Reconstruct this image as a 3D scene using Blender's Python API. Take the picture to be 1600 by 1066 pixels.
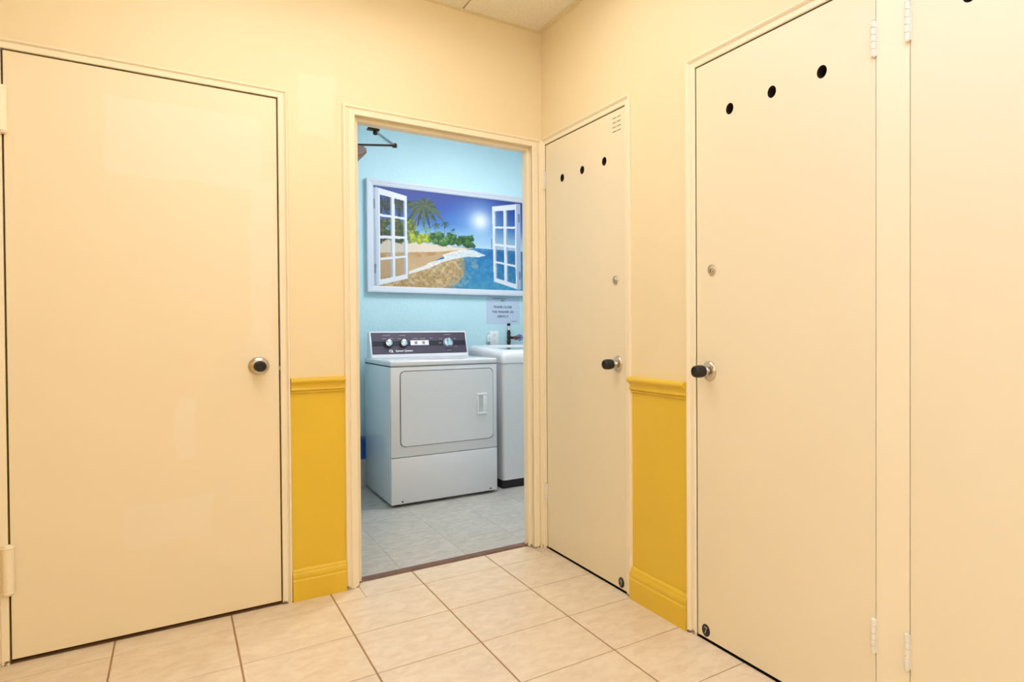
import bpy, bmesh, math, random
import numpy as np
from mathutils import Vector, Matrix

random.seed(7)
rng = np.random.RandomState(11)
scene = bpy.context.scene
for o in list(bpy.data.objects):
    bpy.data.objects.remove(o, do_unlink=True)
COL = scene.collection

# ------------------------------------------------------------------ camera
CX, CY, CH = -1.4704649, -3.1053214, 1.1055054
FPX, YAW, PITCH, ROLL = 1030.724, 0.66327598, -0.01196418, -0.00363035
PX, PY = 279.772, -7.2139            # principal point offset: the photograph is an off-centre crop
_f = Vector((math.sin(YAW)*math.cos(PITCH), math.cos(YAW)*math.cos(PITCH), math.sin(PITCH)))
_r = Vector((math.cos(YAW), -math.sin(YAW), 0))
_u = _r.cross(_f)
RT = _r*math.cos(ROLL) + _u*math.sin(ROLL)
UP = _u*math.cos(ROLL) - _r*math.sin(ROLL)
cam_d = bpy.data.cameras.new('camera')
cam = bpy.data.objects.new('camera', cam_d)
COL.objects.link(cam)
cam.matrix_world = Matrix(((RT.x, UP.x, -_f.x, CX), (RT.y, UP.y, -_f.y, CY), (RT.z, UP.z, -_f.z, CH), (0, 0, 0, 1)))
cam_d.sensor_fit = 'HORIZONTAL'
cam_d.sensor_width = 36.0
cam_d.lens = FPX/1600*36
cam_d.shift_x = -PX/1600
cam_d.shift_y = PY/1600
cam_d.clip_start = 0.05
scene.camera = cam

def hit(u, v, ax, val):
    """photo pixel -> point on the plane axis ax = val"""
    d = _f + RT*((u-800-PX)/FPX) - UP*((v-533-PY)/FPX)
    C = Vector((CX, CY, CH))
    t = (val-C[ax])/d[ax]
    return C + d*t

# ------------------------------------------------------------------ world, daylight, exposure
world = bpy.data.worlds.new('world')
scene.world = world
world.use_nodes = True
world.node_tree.nodes['Background'].inputs[0].default_value = (0.75, 0.85, 1.0, 1)
world.node_tree.nodes['Background'].inputs[1].default_value = 1.0
vs = scene.view_settings
vs.view_transform = 'Standard'
vs.look = 'None'
vs.gamma = 1.0
vs.use_curve_mapping = False
vs.exposure = 0.14
HALL_EMIT = (4.4, 4.4, 16.0)   # hall ceiling lights: by the closets, then fills added by the wide door and at the rear
COOL_EMIT = 11.0           # cool hall light added to whiten the upper right wall
LAUNDRY_EMIT = 22.5       # ceiling light lens of the laundry room
DAY_W = 22.0              # daylight from a made-up window, put in to cool the right wall
dl = bpy.data.lights.new('added_daylight', 'AREA')
XWIN = -3.2
dl.shape = 'RECTANGLE'
dl.size, dl.size_y = 1.3, 1.5
dl.energy = DAY_W
dl.color = (0.74, 0.86, 1.0)
dlo = bpy.data.objects.new('added_daylight', dl)
COL.objects.link(dlo)
dlo.location = (XWIN-0.25, -3.75, 1.65)
dlo.rotation_euler = (0, math.radians(-90), 0)

# ------------------------------------------------------------------ materials
def lin(c):
    return tuple(((x/255)/12.92 if x/255 <= 0.04045 else ((x/255+0.055)/1.055)**2.4) for x in c)

def mat(name, rgb, rough=0.5, metal=0.0, spec=0.5, var=0.0, vscale=3.0, bump=0.0, bscale=200.0, bdist=0.001,
        emit=None, estr=0.0, coat=0.0):
    m = bpy.data.materials.new(name)
    m.use_nodes = True
    nt = m.node_tree
    b = nt.nodes['Principled BSDF']
    c = lin(rgb)+(1,)
    b.inputs['Base Color'].default_value = c
    b.inputs['Roughness'].default_value = rough
    b.inputs['Metallic'].default_value = metal
    b.inputs['Specular IOR Level'].default_value = spec
    b.inputs['Coat Weight'].default_value = coat
    geo = nt.nodes.new('ShaderNodeNewGeometry')
    if var > 0:
        n = nt.nodes.new('ShaderNodeTexNoise')
        n.inputs['Scale'].default_value = vscale
        n.inputs['Detail'].default_value = 4
        nt.links.new(geo.outputs['Position'], n.inputs['Vector'])
        mr = nt.nodes.new('ShaderNodeMapRange')
        mr.inputs[1].default_value = 0.3
        mr.inputs[2].default_value = 0.7
        mr.inputs[3].default_value = 1-var
        mr.inputs[4].default_value = 1+var*0.5
        nt.links.new(n.outputs[0], mr.inputs[0])
        mx = nt.nodes.new('ShaderNodeVectorMath')
        mx.operation = 'SCALE'
        mx.inputs[0].default_value = c[:3]
        nt.links.new(mr.outputs[0], mx.inputs['Scale'])
        nt.links.new(mx.outputs[0], b.inputs['Base Color'])
    if bump > 0:
        n2 = nt.nodes.new('ShaderNodeTexNoise')
        n2.inputs['Scale'].default_value = bscale
        n2.inputs['Detail'].default_value = 3
        nt.links.new(geo.outputs['Position'], n2.inputs['Vector'])
        bp = nt.nodes.new('ShaderNodeBump')
        bp.inputs['Strength'].default_value = bump
        bp.inputs['Distance'].default_value = bdist
        nt.links.new(n2.outputs[0], bp.inputs['Height'])
        nt.links.new(bp.outputs[0], b.inputs['Normal'])
    if emit:
        b.inputs['Emission Color'].default_value = emit+(1,)
        b.inputs['Emission Strength'].default_value = estr
    return m

def tile_mat(name, c1, c2, rough, vscale, stretch=(1, 1, 1), rvar=0.04, speck=None):
    """stone-look tile: two tones mottled, each tile offset at random"""
    m = bpy.data.materials.new(name)
    m.use_nodes = True
    nt = m.node_tree
    b = nt.nodes['Principled BSDF']
    b.inputs['Roughness'].default_value = rough
    tc = nt.nodes.new('ShaderNodeTexCoord')
    oi = nt.nodes.new('ShaderNodeObjectInfo')
    sc = nt.nodes.new('ShaderNodeVectorMath'); sc.operation = 'SCALE'
    sc.inputs[0].default_value = (37.0, 19.0, 7.0)
    nt.links.new(oi.outputs['Random'], sc.inputs['Scale'])
    ad = nt.nodes.new('ShaderNodeVectorMath'); ad.operation = 'ADD'
    nt.links.new(tc.outputs['Object'], ad.inputs[0])
    nt.links.new(sc.outputs[0], ad.inputs[1])
    mu = nt.nodes.new('ShaderNodeVectorMath'); mu.operation = 'MULTIPLY'
    mu.inputs[1].default_value = stretch
    nt.links.new(ad.outputs[0], mu.inputs[0])
    n = nt.nodes.new('ShaderNodeTexNoise')
    n.inputs['Scale'].default_value = vscale
    n.inputs['Detail'].default_value = 6
    n.inputs['Roughness'].default_value = 0.62
    n.inputs['Distortion'].default_value = 0.6
    nt.links.new(mu.outputs[0], n.inputs['Vector'])
    cr = nt.nodes.new('ShaderNodeValToRGB')
    cr.color_ramp.elements[0].position = 0.36
    cr.color_ramp.elements[0].color = lin(c1)+(1,)
    cr.color_ramp.elements[1].position = 0.62
    cr.color_ramp.elements[1].color = lin(c2)+(1,)
    nt.links.new(n.outputs[0], cr.inputs[0])
    mr = nt.nodes.new('ShaderNodeMapRange')
    mr.inputs[3].default_value = 1-rvar
    mr.inputs[4].default_value = 1+rvar
    nt.links.new(oi.outputs['Random'], mr.inputs[0])
    mx = nt.nodes.new('ShaderNodeVectorMath'); mx.operation = 'SCALE'
    nt.links.new(cr.outputs[0], mx.inputs[0])
    nt.links.new(mr.outputs[0], mx.inputs['Scale'])
    nt.links.new(mx.outputs[0], b.inputs['Base Color'])
    if speck:
        v = nt.nodes.new('ShaderNodeTexNoise')
        v.inputs['Scale'].default_value = speck
        v.inputs['Detail'].default_value = 2
        nt.links.new(ad.outputs[0], v.inputs['Vector'])
        bp = nt.nodes.new('ShaderNodeBump')
        bp.inputs['Strength'].default_value = 0.4
        bp.inputs['Distance'].default_value = 0.0015
        nt.links.new(v.outputs[0], bp.inputs['Height'])
        nt.links.new(bp.outputs[0], b.inputs['Normal'])
    return m

def patched(m, rects, gain):
    """lighter touched-up paint rectangles: rects in world coords (axis a, lo, hi, z lo, z hi)"""
    nt = m.node_tree
    b = nt.nodes['Principled BSDF']
    src = b.inputs['Base Color'].links[0].from_socket
    geo = nt.nodes.new('ShaderNodeNewGeometry')
    sp = nt.nodes.new('ShaderNodeSeparateXYZ')
    nz = nt.nodes.new('ShaderNodeTexNoise'); nz.inputs['Scale'].default_value = 9
    nt.links.new(geo.outputs['Position'], nz.inputs['Vector'])
    wob = nt.nodes.new('ShaderNodeVectorMath'); wob.operation = 'MULTIPLY_ADD'
    wob.inputs[1].default_value = (0.06, 0.06, 0.06)
    nt.links.new(nz.outputs['Color'], wob.inputs[0])
    nt.links.new(geo.outputs['Position'], wob.inputs[2])
    nt.links.new(wob.outputs[0], sp.inputs[0])
    total = None
    for (x0, x1, z0, z1) in rects:
        prod = None
        for ax, lo, hi in ((0, x0, x1), (2, z0, z1)):
            lo += 0.03; hi += 0.03
            for a, c in ((lo-0.006, lo+0.006), (hi+0.006, hi-0.006)):
                mr = nt.nodes.new('ShaderNodeMapRange')
                mr.inputs[1].default_value = a
                mr.inputs[2].default_value = c
                nt.links.new(sp.outputs[ax], mr.inputs[0])
                if prod is None:
                    prod = mr.outputs[0]
                else:
                    mm = nt.nodes.new('ShaderNodeMath'); mm.operation = 'MULTIPLY'
                    nt.links.new(prod, mm.inputs[0]); nt.links.new(mr.outputs[0], mm.inputs[1])
                    prod = mm.outputs[0]
        if total is None:
            total = prod
        else:
            mm = nt.nodes.new('ShaderNodeMath'); mm.operation = 'MAXIMUM'
            nt.links.new(total, mm.inputs[0]); nt.links.new(prod, mm.inputs[1])
            total = mm.outputs[0]
    mix = nt.nodes.new('ShaderNodeMix'); mix.data_type = 'RGBA'
    mix.inputs[7].default_value = lin(gain)+(1,)
    nt.links.new(total, mix.inputs[0])
    nt.links.new(src, mix.inputs[6])
    nt.links.new(mix.outputs[2], b.inputs['Base Color'])

M = {}
M['wall'] = mat('cream_wall_paint', (245, 227, 187), 0.45, var=0.02, vscale=2.0, bump=0.05, bscale=160)
M['mustard'] = mat('mustard_paint', (235, 197, 54), 0.42, var=0.03, vscale=4, bump=0.05, bscale=160)
M['doorp'] = mat('cream_door_paint', (245, 231, 200), 0.42, var=0.015, vscale=1.6)
M['doorA'] = mat('cream_door_paint_touched_up', (247, 231, 197), 0.42, var=0.015, vscale=1.6)
M['casing'] = mat('cream_trim_paint', (251, 237, 207), 0.38)
def grimy(m):
    # scuffed dirt at the foot of the trim, with its own ragged outline
    nt = m.node_tree
    b = nt.nodes['Principled BSDF']
    geo = nt.nodes.new('ShaderNodeNewGeometry')
    sp = nt.nodes.new('ShaderNodeSeparateXYZ'); nt.links.new(geo.outputs['Position'], sp.inputs[0])
    nz = nt.nodes.new('ShaderNodeTexNoise'); nz.inputs['Scale'].default_value = 75; nz.inputs['Detail'].default_value = 4
    nt.links.new(geo.outputs['Position'], nz.inputs['Vector'])
    ma = nt.nodes.new('ShaderNodeMath'); ma.operation = 'MULTIPLY_ADD'; ma.inputs[1].default_value = -0.09; 
    nt.links.new(nz.outputs[0], ma.inputs[0]); nt.links.new(sp.outputs[2], ma.inputs[2])
    mr = nt.nodes.new('ShaderNodeMapRange'); mr.inputs[1].default_value = -0.034; mr.inputs[2].default_value = -0.046
    nt.links.new(ma.outputs[0], mr.inputs[0])
    mix = nt.nodes.new('ShaderNodeMix'); mix.data_type = 'RGBA'
    mix.inputs[6].default_value = b.inputs['Base Color'].default_value
    mix.inputs[7].default_value = lin((120, 92, 66))+(1,)
    nt.links.new(mr.outputs[0], mix.inputs[0]); nt.links.new(mix.outputs[2], b.inputs['Base Color'])
grimy(M['casing'])
M['hall_tile'] = tile_mat('beige_ceramic_tile', (226, 205, 176), (238, 221, 195), 0.28, 15.0, (1, 1.5, 1), 0.02)
M['grout'] = mat('brown_grout', (168, 130, 92), 0.85, var=0.1, vscale=12)
M['vct'] = tile_mat('grey_vinyl_tile', (176, 172, 164), (200, 196, 188), 0.32, 16.0, (1, 2.2, 1), 0.02)
M['slab'] = mat('grey_floor_slab', (120, 116, 108), 0.8)
M['strip'] = mat('brown_threshold_wood', (118, 84, 66), 0.5, var=0.25, vscale=22)
M['ceil_tile'] = tile_mat('mineral_ceiling_tile', (240, 230, 208), (254, 250, 238), 0.9, 130.0, (1, 1, 1), 0.015, speck=190)
M['ceil'] = mat('dark_plenum', (60, 50, 40), 0.9)
M['angle'] = mat('cream_ceiling_angle', (240, 224, 190), 0.5)
M['blue'] = mat('pale_blue_stucco', (192, 226, 236), 0.6, var=0.02, vscale=5, bump=0.6, bscale=60, bdist=0.004)
M['lceil'] = mat('white_ceiling_paint', (240, 242, 240), 0.8)
M['dark'] = mat('unlit_closet', (40, 34, 30), 0.9)  # dark colour stands in for the missing light behind the doors
M['enamel'] = mat('white_enamel', (224, 224, 228), 0.16, spec=0.6)
M['plastic'] = mat('white_plastic', (236, 238, 240), 0.35)
M['greyplastic'] = mat('pale_grey_plastic', (205, 208, 214), 0.4)
M['black'] = mat('black_rubber', (28, 25, 26), 0.55)
M['gapblack'] = mat('black_seam', (30, 30, 32), 0.8)
M['steel'] = mat('satin_steel', (205, 196, 182), 0.28, metal=1.0)
M['chrome'] = mat('chrome', (225, 228, 232), 0.12, metal=1.0)
M['hinge'] = mat('white_painted_hinge', (240, 234, 220), 0.4)
M['fascia'] = mat('plum_grey_fascia', (84, 72, 86), 0.30, metal=0.5)
M['fband'] = mat('dark_band', (34, 32, 44), 0.35, metal=0.3)
M['paper'] = mat('pale_paper', (190, 206, 226), 0.7)
M['ink'] = mat('dark_ink', (50, 58, 84), 0.7)
M['white'] = mat('white_print', (240, 240, 244), 0.5)
M['silver'] = mat('silver_print', (170, 164, 156), 0.4)
M['frame'] = mat('white_frame_paint', (204, 210, 222), 0.45)
M['bronze'] = mat('dark_bronze', (50, 48, 42), 0.4, metal=0.6)
M['bluetote'] = mat('blue_plastic', (20, 92, 168), 0.35)
M['greytote'] = mat('cloudy_grey_plastic', (176, 182, 186), 0.3)
M['red'] = mat('red_handle', (118, 34, 44), 0.4)
M['bluehandle'] = mat('blue_handle', (40, 50, 130), 0.4)
M['lampmetal'] = mat('white_lamp_metal', (240, 240, 236), 0.4)
for _i, _k in enumerate(('lens_a', 'fill_lens_b', 'fill_lens_c')):
    M[_k] = mat('lit_lens_hall_'+_k[-1], (240, 240, 240), 0.5, emit=(1.0, 0.965, 0.925), estr=HALL_EMIT[_i])
M['fill_lens_cool'] = mat('lit_fill_lens_cool', (240, 240, 240), 0.5, emit=(0.46, 0.62, 1.0), estr=COOL_EMIT)
M['lens_laundry'] = mat('lit_lens_laundry', (240, 240, 240), 0.5, emit=(1.0, 0.975, 0.99), estr=LAUNDRY_EMIT)
M['closer'] = mat('grey_closer_metal', (140, 134, 138), 0.4, metal=0.5)
patched(M['doorA'], [(-1.66, -1.20, 1.66, 1.94), (-1.24, -1.16, 0.95, 1.7), (-1.62, -1.36, 0.32, 0.48), (-1.47, -1.42, 0.62, 0.85)], (248, 234, 205))
patched(M['wall'], [(-1.07, -0.94, 1.9, 2.16)], (247, 231, 196))

def thin_glass(name, tint, gloss):
    m = bpy.data.materials.new(name)
    m.use_nodes = True
    nt = m.node_tree
    nt.nodes.remove(nt.nodes['Principled BSDF'])
    out = nt.nodes['Material Output']
    t = nt.nodes.new('ShaderNodeBsdfTransparent'); t.inputs[0].default_value = tint+(1,)
    g = nt.nodes.new('ShaderNodeBsdfGlossy'); g.inputs['Roughness'].default_value = 0.03
    fr = nt.nodes.new('ShaderNodeFresnel'); fr.inputs[0].default_value = gloss
    mx = nt.nodes.new('ShaderNodeMixShader')
    nt.links.new(fr.outputs[0], mx.inputs[0]); nt.links.new(t.outputs[0], mx.inputs[1]); nt.links.new(g.outputs[0], mx.inputs[2])
    nt.links.new(mx.outputs[0], out.inputs[0])
    return m
M['pane'] = thin_glass('added_window_glass', (0.95, 0.98, 1.0), 1.45)
M['lidglass'] = mat('tinted_lid_glass', (150, 176, 184), 0.06, spec=0.8)

# ------------------------------------------------------------------ mesh helpers (all in world coordinates)
def link(name, me, parent=None):
    """link mesh as an object, its origin moved to the bottom centre of its box"""
    n = len(me.vertices)
    co = np.empty(n*3, 'f'); me.vertices.foreach_get('co', co); co = co.reshape(-1, 3)
    lo, hi = co.min(0), co.max(0)
    org = np.array([(lo[0]+hi[0])/2, (lo[1]+hi[1])/2, lo[2]])
    me.vertices.foreach_set('co', (co-org).astype('f').ravel())
    me.update()
    o = bpy.data.objects.new(name, me)
    COL.objects.link(o)
    setp(o, Vector(org), parent)
    return o

WORLD = {}
def setp(o, org, parent):
    WORLD[o] = Vector(org)
    if parent is not None:
        o.parent = parent
        o.location = Vector(org) - WORLD[parent]
    else:
        o.location = org

def fin(name, bm, m, parent=None, smooth=False, autosmooth=None):
    me = bpy.data.meshes.new(name)
    bmesh.ops.recalc_face_normals(bm, faces=bm.faces)
    bm.to_mesh(me); bm.free()
    for mm in (m if isinstance(m, (list, tuple)) else [m]):
        me.materials.append(M[mm] if isinstance(mm, str) else mm)
    if smooth:
        me.shade_smooth()
        if autosmooth:
            me.set_sharp_from_angle(angle=math.radians(autosmooth))
    return link(name, me, parent)

def empty(name, loc, parent=None):
    o = bpy.data.objects.new(name, None)
    o.empty_display_size = 0.05
    COL.objects.link(o)
    setp(o, Vector(loc), parent)
    return o

def tag(o, label, cat, group=None):
    o['label'] = label
    o['category'] = cat
    if group:
        o['group'] = group
    return o

def struct(o, label=None, cat=None):
    o['kind'] = 'structure'
    if label: o['label'] = label
    if cat: o['category'] = cat
    return o

def box(bm, x0, x1, y0, y1, z0, z1, mi=0, bev=0.0, seg=2, vert_only=False):
    v = [bm.verts.new((x, y, z)) for x in (x0, x1) for y in (y0, y1) for z in (z0, z1)]
    idx = [(0, 1, 3, 2), (4, 6, 7, 5), (0, 4, 5, 1), (2, 3, 7, 6), (0, 2, 6, 4), (1, 5, 7, 3)]
    fs = [bm.faces.new([v[i] for i in q]) for q in idx]
    for f in fs: f.material_index = mi
    if bev > 0:
        es = set(e for f in fs for e in f.edges)
        if vert_only:
            es = [e for e in es if abs(e.verts[0].co.z-e.verts[1].co.z) > 1e-5]
        r = bmesh.ops.bevel(bm, geom=list(es), offset=bev, segments=seg, affect='EDGES', profile=0.5)
        for f in r['faces']: f.material_index = mi
    return fs

def basis(N):
    N = Vector(N).normalized()
    A = Vector((0, 0, 1)) if abs(N.z) < 0.9 else Vector((1, 0, 0))
    X = A.cross(N).normalized()
    return X, N.cross(X), N

def lathe(bm, org, axis, prof, seg=28, mi=0, sx=1.0):
    """revolve (radius, height) pairs about axis through org; open ends are capped"""
    X, Y, N = basis(axis)
    org = Vector(org)
    rings = []
    for r, h in prof:
        if r < 1e-6:
            rings.append([bm.verts.new(org+N*h)])
        else:
            rings.append([bm.verts.new(org+N*h+X*(r*sx*math.cos(2*math.pi*k/seg))+Y*(r*math.sin(2*math.pi*k/seg))) for k in range(seg)])
    for a, b in zip(rings, rings[1:]):
        for k in range(seg):
            k2 = (k+1) % seg
            if len(a) == 1 and len(b) == 1: continue
            if len(a) == 1: f = bm.faces.new((a[0], b[k], b[k2]))
            elif len(b) == 1: f = bm.faces.new((a[k], b[0], a[k2]))
            else: f = bm.faces.new((a[k], b[k], b[k2], a[k2]))
            f.material_index = mi
    for rg in (rings[0], rings[-1]):
        if len(rg) > 1:
            bm.faces.new(rg).material_index = mi

def tube(bm, pts, r, seg=10, mi=0):
    pts = [Vector(p) for p in pts]
    rings = []
    for i, p in enumerate(pts):
        d = (pts[min(i+1, len(pts)-1)]-pts[max(i-1, 0)])
        X, Y, N = basis(d)
        rings.append([bm.verts.new(p+X*(r*math.cos(2*math.pi*k/seg))+Y*(r*math.sin(2*math.pi*k/seg))) for k in range(seg)])
    for a, b in zip(rings, rings[1:]):
        for k in range(seg):
            bm.faces.new((a[k], b[k], b[(k+1) % seg], a[(k+1) % seg])).material_index = mi
    for rg in (rings[0], rings[-1]):
        bm.faces.new(rg).material_index = mi

def prism(bm, poly, ext, mi=0):
    """extrude a 3-D polygon by a vector"""
    ext = Vector(ext)
    a = [bm.verts.new(Vector(p)) for p in poly]
    b = [bm.verts.new(Vector(p)+ext) for p in poly]
    n = len(a)
    bm.faces.new(a).material_index = mi
    bm.faces.new(b[::-1]).material_index = mi
    for i in range(n):
        bm.faces.new((a[i], b[i], b[(i+1) % n], a[(i+1) % n])).material_index = mi

def rrect(x0, x1, z0, z1, r, n=8):
    pts = []
    for cx, cz, a0 in ((x1-r, z1-r, 0), (x0+r, z1-r, 90), (x0+r, z0+r, 180), (x1-r, z0+r, 270)):
        for k in range(n+1):
            a = math.radians(a0+90*k/n)
            pts.append((cx+r*math.cos(a), cz+r*math.sin(a)))
    return pts

def text(name, s, size, org, R, U, m, parent, thick=0.0004, align='CENTER', bold=0.0, width=None):
    """flat lettering: R reading direction, U up"""
    cu = bpy.data.curves.new(name, 'FONT')
    cu.body = s
    cu.size = size
    cu.align_x = align
    cu.align_y = 'CENTER'
    cu.offset = bold
    cu.extrude = thick
    cu.resolution_u = 3
    ob = bpy.data.objects.new(name, cu)
    COL.objects.link(ob)
    dg = bpy.context.evaluated_depsgraph_get()
    me = bpy.data.meshes.new_from_object(ob.evaluated_get(dg))
    bpy.data.objects.remove(ob)
    R = Vector(R); U = Vector(U); N = R.cross(U)
    k = 1.0
    if width:
        xs = [v.co.x for v in me.vertices]
        k = width/(max(xs)-min(xs))
    for v in me.vertices:
        v.co = Vector(org)+R*(v.co.x*k)+U*v.co.y+N*v.co.z
    me.materials.clear(); me.materials.append(M[m])
    for p in me.polygons: p.material_index = 0
    me.name = name
    return link(name, me, parent)

def copy_tree(o, off, parent=None, top=True):
    c = o.copy()
    COL.objects.link(c)
    c.parent = parent
    WORLD[c] = WORLD[o]+Vector(off)
    c.location = (WORLD[c]-WORLD[parent]) if parent else WORLD[c]
    for ch in [x for x in WORLD if x.parent == o]:
        copy_tree(ch, off, c, False)
    return c

# ------------------------------------------------------------------ sizes of the place
H = 2.598
XL, YR = -3.2, -5.5                   # hall extent
WT = 0.11                             # partition thickness
A0, A1 = -1.9096, -1.1443             # wide door leaf
OL, OR, OT = -0.860, -0.055, 2.020    # laundry opening between jamb faces
RAIL_T, RAIL_B, BASE_T = 0.910, 0.848, 0.130
D9 = (-0.0456, -0.7864)               # door 9: hinge side y, latch side y
D7 = (-2.0223, -1.2581)
D5 = (-2.1290, -2.8930)
DT = 2.030
LX0, LX1, LY0, LY1 = -0.98, 2.1, WT, 2.06     # laundry room

# ------------------------------------------------------------------ walls
def wallpieces(bm, spans, mk):
    """spans: (a0, a1, z0, z1) pieces along a wall, split at the paint line"""
    for a0, a1, z0, z1 in spans:
        zs = [z0] + ([0.88] if z0 < 0.88 < z1 else []) + [z1]
        for q0, q1 in zip(zs, zs[1:]):
            mk(bm, a0, a1, q0, q1, 1 if q1 <= 0.881 else 0)

bm = bmesh.new()
GA = 0.004
wallpieces(bm, [(XL-0.1, A0-GA, 0, H), (A0-GA, A1+GA, DT+GA, H), (A1+GA, OL-0.015, 0, H), (OL-0.015, OR+0.015, OT+0.015, H), (OR+0.015, 0.0, 0, H)],
           lambda b, a0, a1, z0, z1, mi: box(b, a0, a1, 0, WT-0.01, z0, z1, mi))
struct(fin('wall_back', bm, ['wall', 'mustard']))
bm = bmesh.new()
wallpieces(bm, [(D9[0]+GA, 0.1, 0, H), (D9[1]-GA, D9[0]+GA, DT-0.006+GA, H), (D7[1]+GA, D9[1]-GA, 0, H), (D7[0]-GA, D7[1]+GA, DT+GA, H),
                (D5[0]+GA, D7[0]-GA, 0, H), (D5[1]-GA, D5[0]+GA, DT+GA, H), (YR, D5[1]-GA, 0, H)],
           lambda b, a0, a1, z0, z1, mi: box(b, 0, 0.10, a0, min(a1, 0.0), z0, z1, mi) if a0 < 0 else None)
struct(fin('wall_right', bm, ['wall', 'mustard']))
bm = bmesh.new()
wy0, wy1, wz0, wz1 = -4.45, -3.05, 1.0, 2.25
wallpieces(bm, [(YR, wy0, 0, H), (wy1, 0, 0, H), (wy0, wy1, 0, wz0), (wy0, wy1, wz1, H)], lambda b, a0, a1, z0, z1, mi: box(b, XL-0.1, XL, a0, a1, z0, z1, mi))
struct(fin('wall_left', bm, ['wall', 'mustard']))
bm = bmesh.new()
wallpieces(bm, [(XL-0.1, 0.1, 0, H)], lambda b, a0, a1, z0, z1, mi: box(b, a0, a1, YR-0.12, YR, z0, z1, mi))
struct(fin('wall_rear', bm, ['wall', 'mustard']))
# made-up window in the left wall, added for the fill light it gives
bm = bmesh.new()
wm = (wy0+wy1)/2
for a in ((wy0, wy0+.05, wz0, wz1), (wy1-.05, wy1, wz0, wz1), (wy0+.05, wy1-.05, wz0, wz0+.05), (wy0+.05, wy1-.05, wz1-.05, wz1), (wm-.02, wm+.02, wz0+.05, wz1-.05)):
    box(bm, XL-0.08, XL-0.02, a[0], a[1], a[2], a[3])
win = struct(fin('added_window_1', bm, 'frame'))
for a, b in ((wy0+.05, wm-.02), (wm+.02, wy1-.05)):
    bm = bmesh.new(); box(bm, XL-0.052, XL-0.048, a, b, wz0+.05, wz1-.05); fin('pane', bm, 'pane', win)

# laundry walls
bm = bmesh.new()
for a in ((LX0, OL-0.015, 0, H), (OR+0.015, LX1, 0, H), (OL-0.015, OR+0.015, OT+0.015, H)):
    box(bm, a[0], a[1], WT-0.01, WT, a[2], a[3])
struct(fin('wall_laundry_front', bm, 'blue'))
bm = bmesh.new(); box(bm, LX0-0.1, LX1+0.1, LY1, LY1+0.1, 0, H); struct(fin('wall_laundry_back', bm, 'blue'))
bm = bmesh.new(); box(bm, LX0-0.08, LX0, WT-0.01, LY1, 0, H); struct(fin('wall_laundry_left', bm, 'blue'))
bm = bmesh.new(); box(bm, LX1, LX1+0.1, WT-0.01, LY1, 0, H); struct(fin('wall_laundry_right', bm, 'blue'))
bm = bmesh.new(); box(bm, LX0-0.08, LX1+0.1, WT, LY1+0.1, H, H+0.06); struct(fin('ceiling_laundry', bm, 'lceil'))
# dark boxes added behind the doors so gaps and holes stay black
bm = bmesh.new()
box(bm, 0.70, 0.74, -3.1, WT-0.012, 0, H); box(bm, 0.10, 0.70, -0.004, 0.03, 0, H); box(bm, 0.10, 0.70, -1.03, -0.99, 0, H)
box(bm, 0.10, 0.70, -2.09, -2.06, 0, H); box(bm, 0.10, 0.70, -3.1, -3.06, 0, H); box(bm, 0.10, 0.74, -3.1, 0.03, 2.30, 2.34)
box(bm, 0.005, 0.74, -3.1, -0.004, -0.06, -0.012)
struct(fin('dark_box_closet', bm, 'dark'))
bm = bmesh.new()
box(bm, -2.05, -1.07, 0.60, 0.64, 0, 2.2); box(bm, -2.09, -2.05, WT-0.01, 0.64, 0, 2.2); box(bm, -2.09, -1.065, WT-0.01, 0.64, 2.2, 2.24)
box(bm, -1.085, -1.065, WT-0.01, 0.64, 0, 2.2); box(bm, -2.09, -1.065, 0.006, 0.64, -0.06, -0.012)
struct(fin('dark_box_store', bm, 'dark'))

# ------------------------------------------------------------------ floors: grout / slab with every tile a piece
bm = bmesh.new(); box(bm, XL-0.1, 0.0, YR, 0.05, -0.05, -0.0022)
floor = struct(fin('floor', bm, 'grout'))
TS, G = 0.34033, 0.0052
TX0, TY0 = -0.2901, -0.1401
def cut_tile(name, x0, x1, y0, y1, zt, zb, m, parent, share, key, bev=0.0012):
    w, d = round(x1-x0, 4), round(y1-y0, 4)
    k = (key, w, d)
    if k not in share:
        b = bmesh.new(); box(b, x0, x1, y0, y1, zb, zt, 0)
        if bev:
            es = [e for e in b.edges if e.verts[0].co.z > zt-1e-5 and e.verts[1].co.z > zt-1e-5]
            bmesh.ops.bevel(b, geom=es, offset=bev, segments=1, affect='EDGES')
        o = fin(name, b, m, parent)
        share[k] = o.data
        return o
    o = bpy.data.objects.new(name, share[k])
    COL.objects.link(o)
    setp(o, Vector(((x0+x1)/2, (y0+y1)/2, zb)), parent)
    return o
share = {}
for i in range(-9, 2):
    for j in range(-16, 2):
        x0, x1 = TX0+(i-1)*TS+G/2, TX0+i*TS-G/2
        y0, y1 = TY0+(j-1)*TS+G/2, TY0+j*TS-G/2
        x0, x1, y0, y1 = max(x0, XL), min(x1, -0.001), max(y0, YR), y1
        if y1 > 0:
            # cut row by the back wall: it runs into the doorway there
            if x1 <= OL or x0 >= OR: y1 = -0.001
            elif x0 < OL < x1:
                cut_tile('floor_tile', x0, OL-0.001, y0, -0.001, 0, -0.0022, 'hall_tile', floor, share, 'h')
                x0 = OL+0.001; y1 = 0.048
            elif x0 < OR < x1:
                cut_tile('floor_tile', OR+0.001, x1, y0, -0.001, 0, -0.0022, 'hall_tile', floor, share, 'h')
                x1 = OR-0.001; y1 = 0.048
            else: y1 = 0.048
        if x1-x0 < 0.01 or y1-y0 < 0.01: continue
        cut_tile('floor_tile', x0, x1, y0, y1, 0, -0.0022, 'hall_tile', floor, share, 'h')
bm = bmesh.new(); box(bm, LX0, LX1, 0.05, LY1, -0.05, -0.0025)
lfloor = struct(fin('floor_laundry', bm, 'slab'))
share2 = {}
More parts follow.
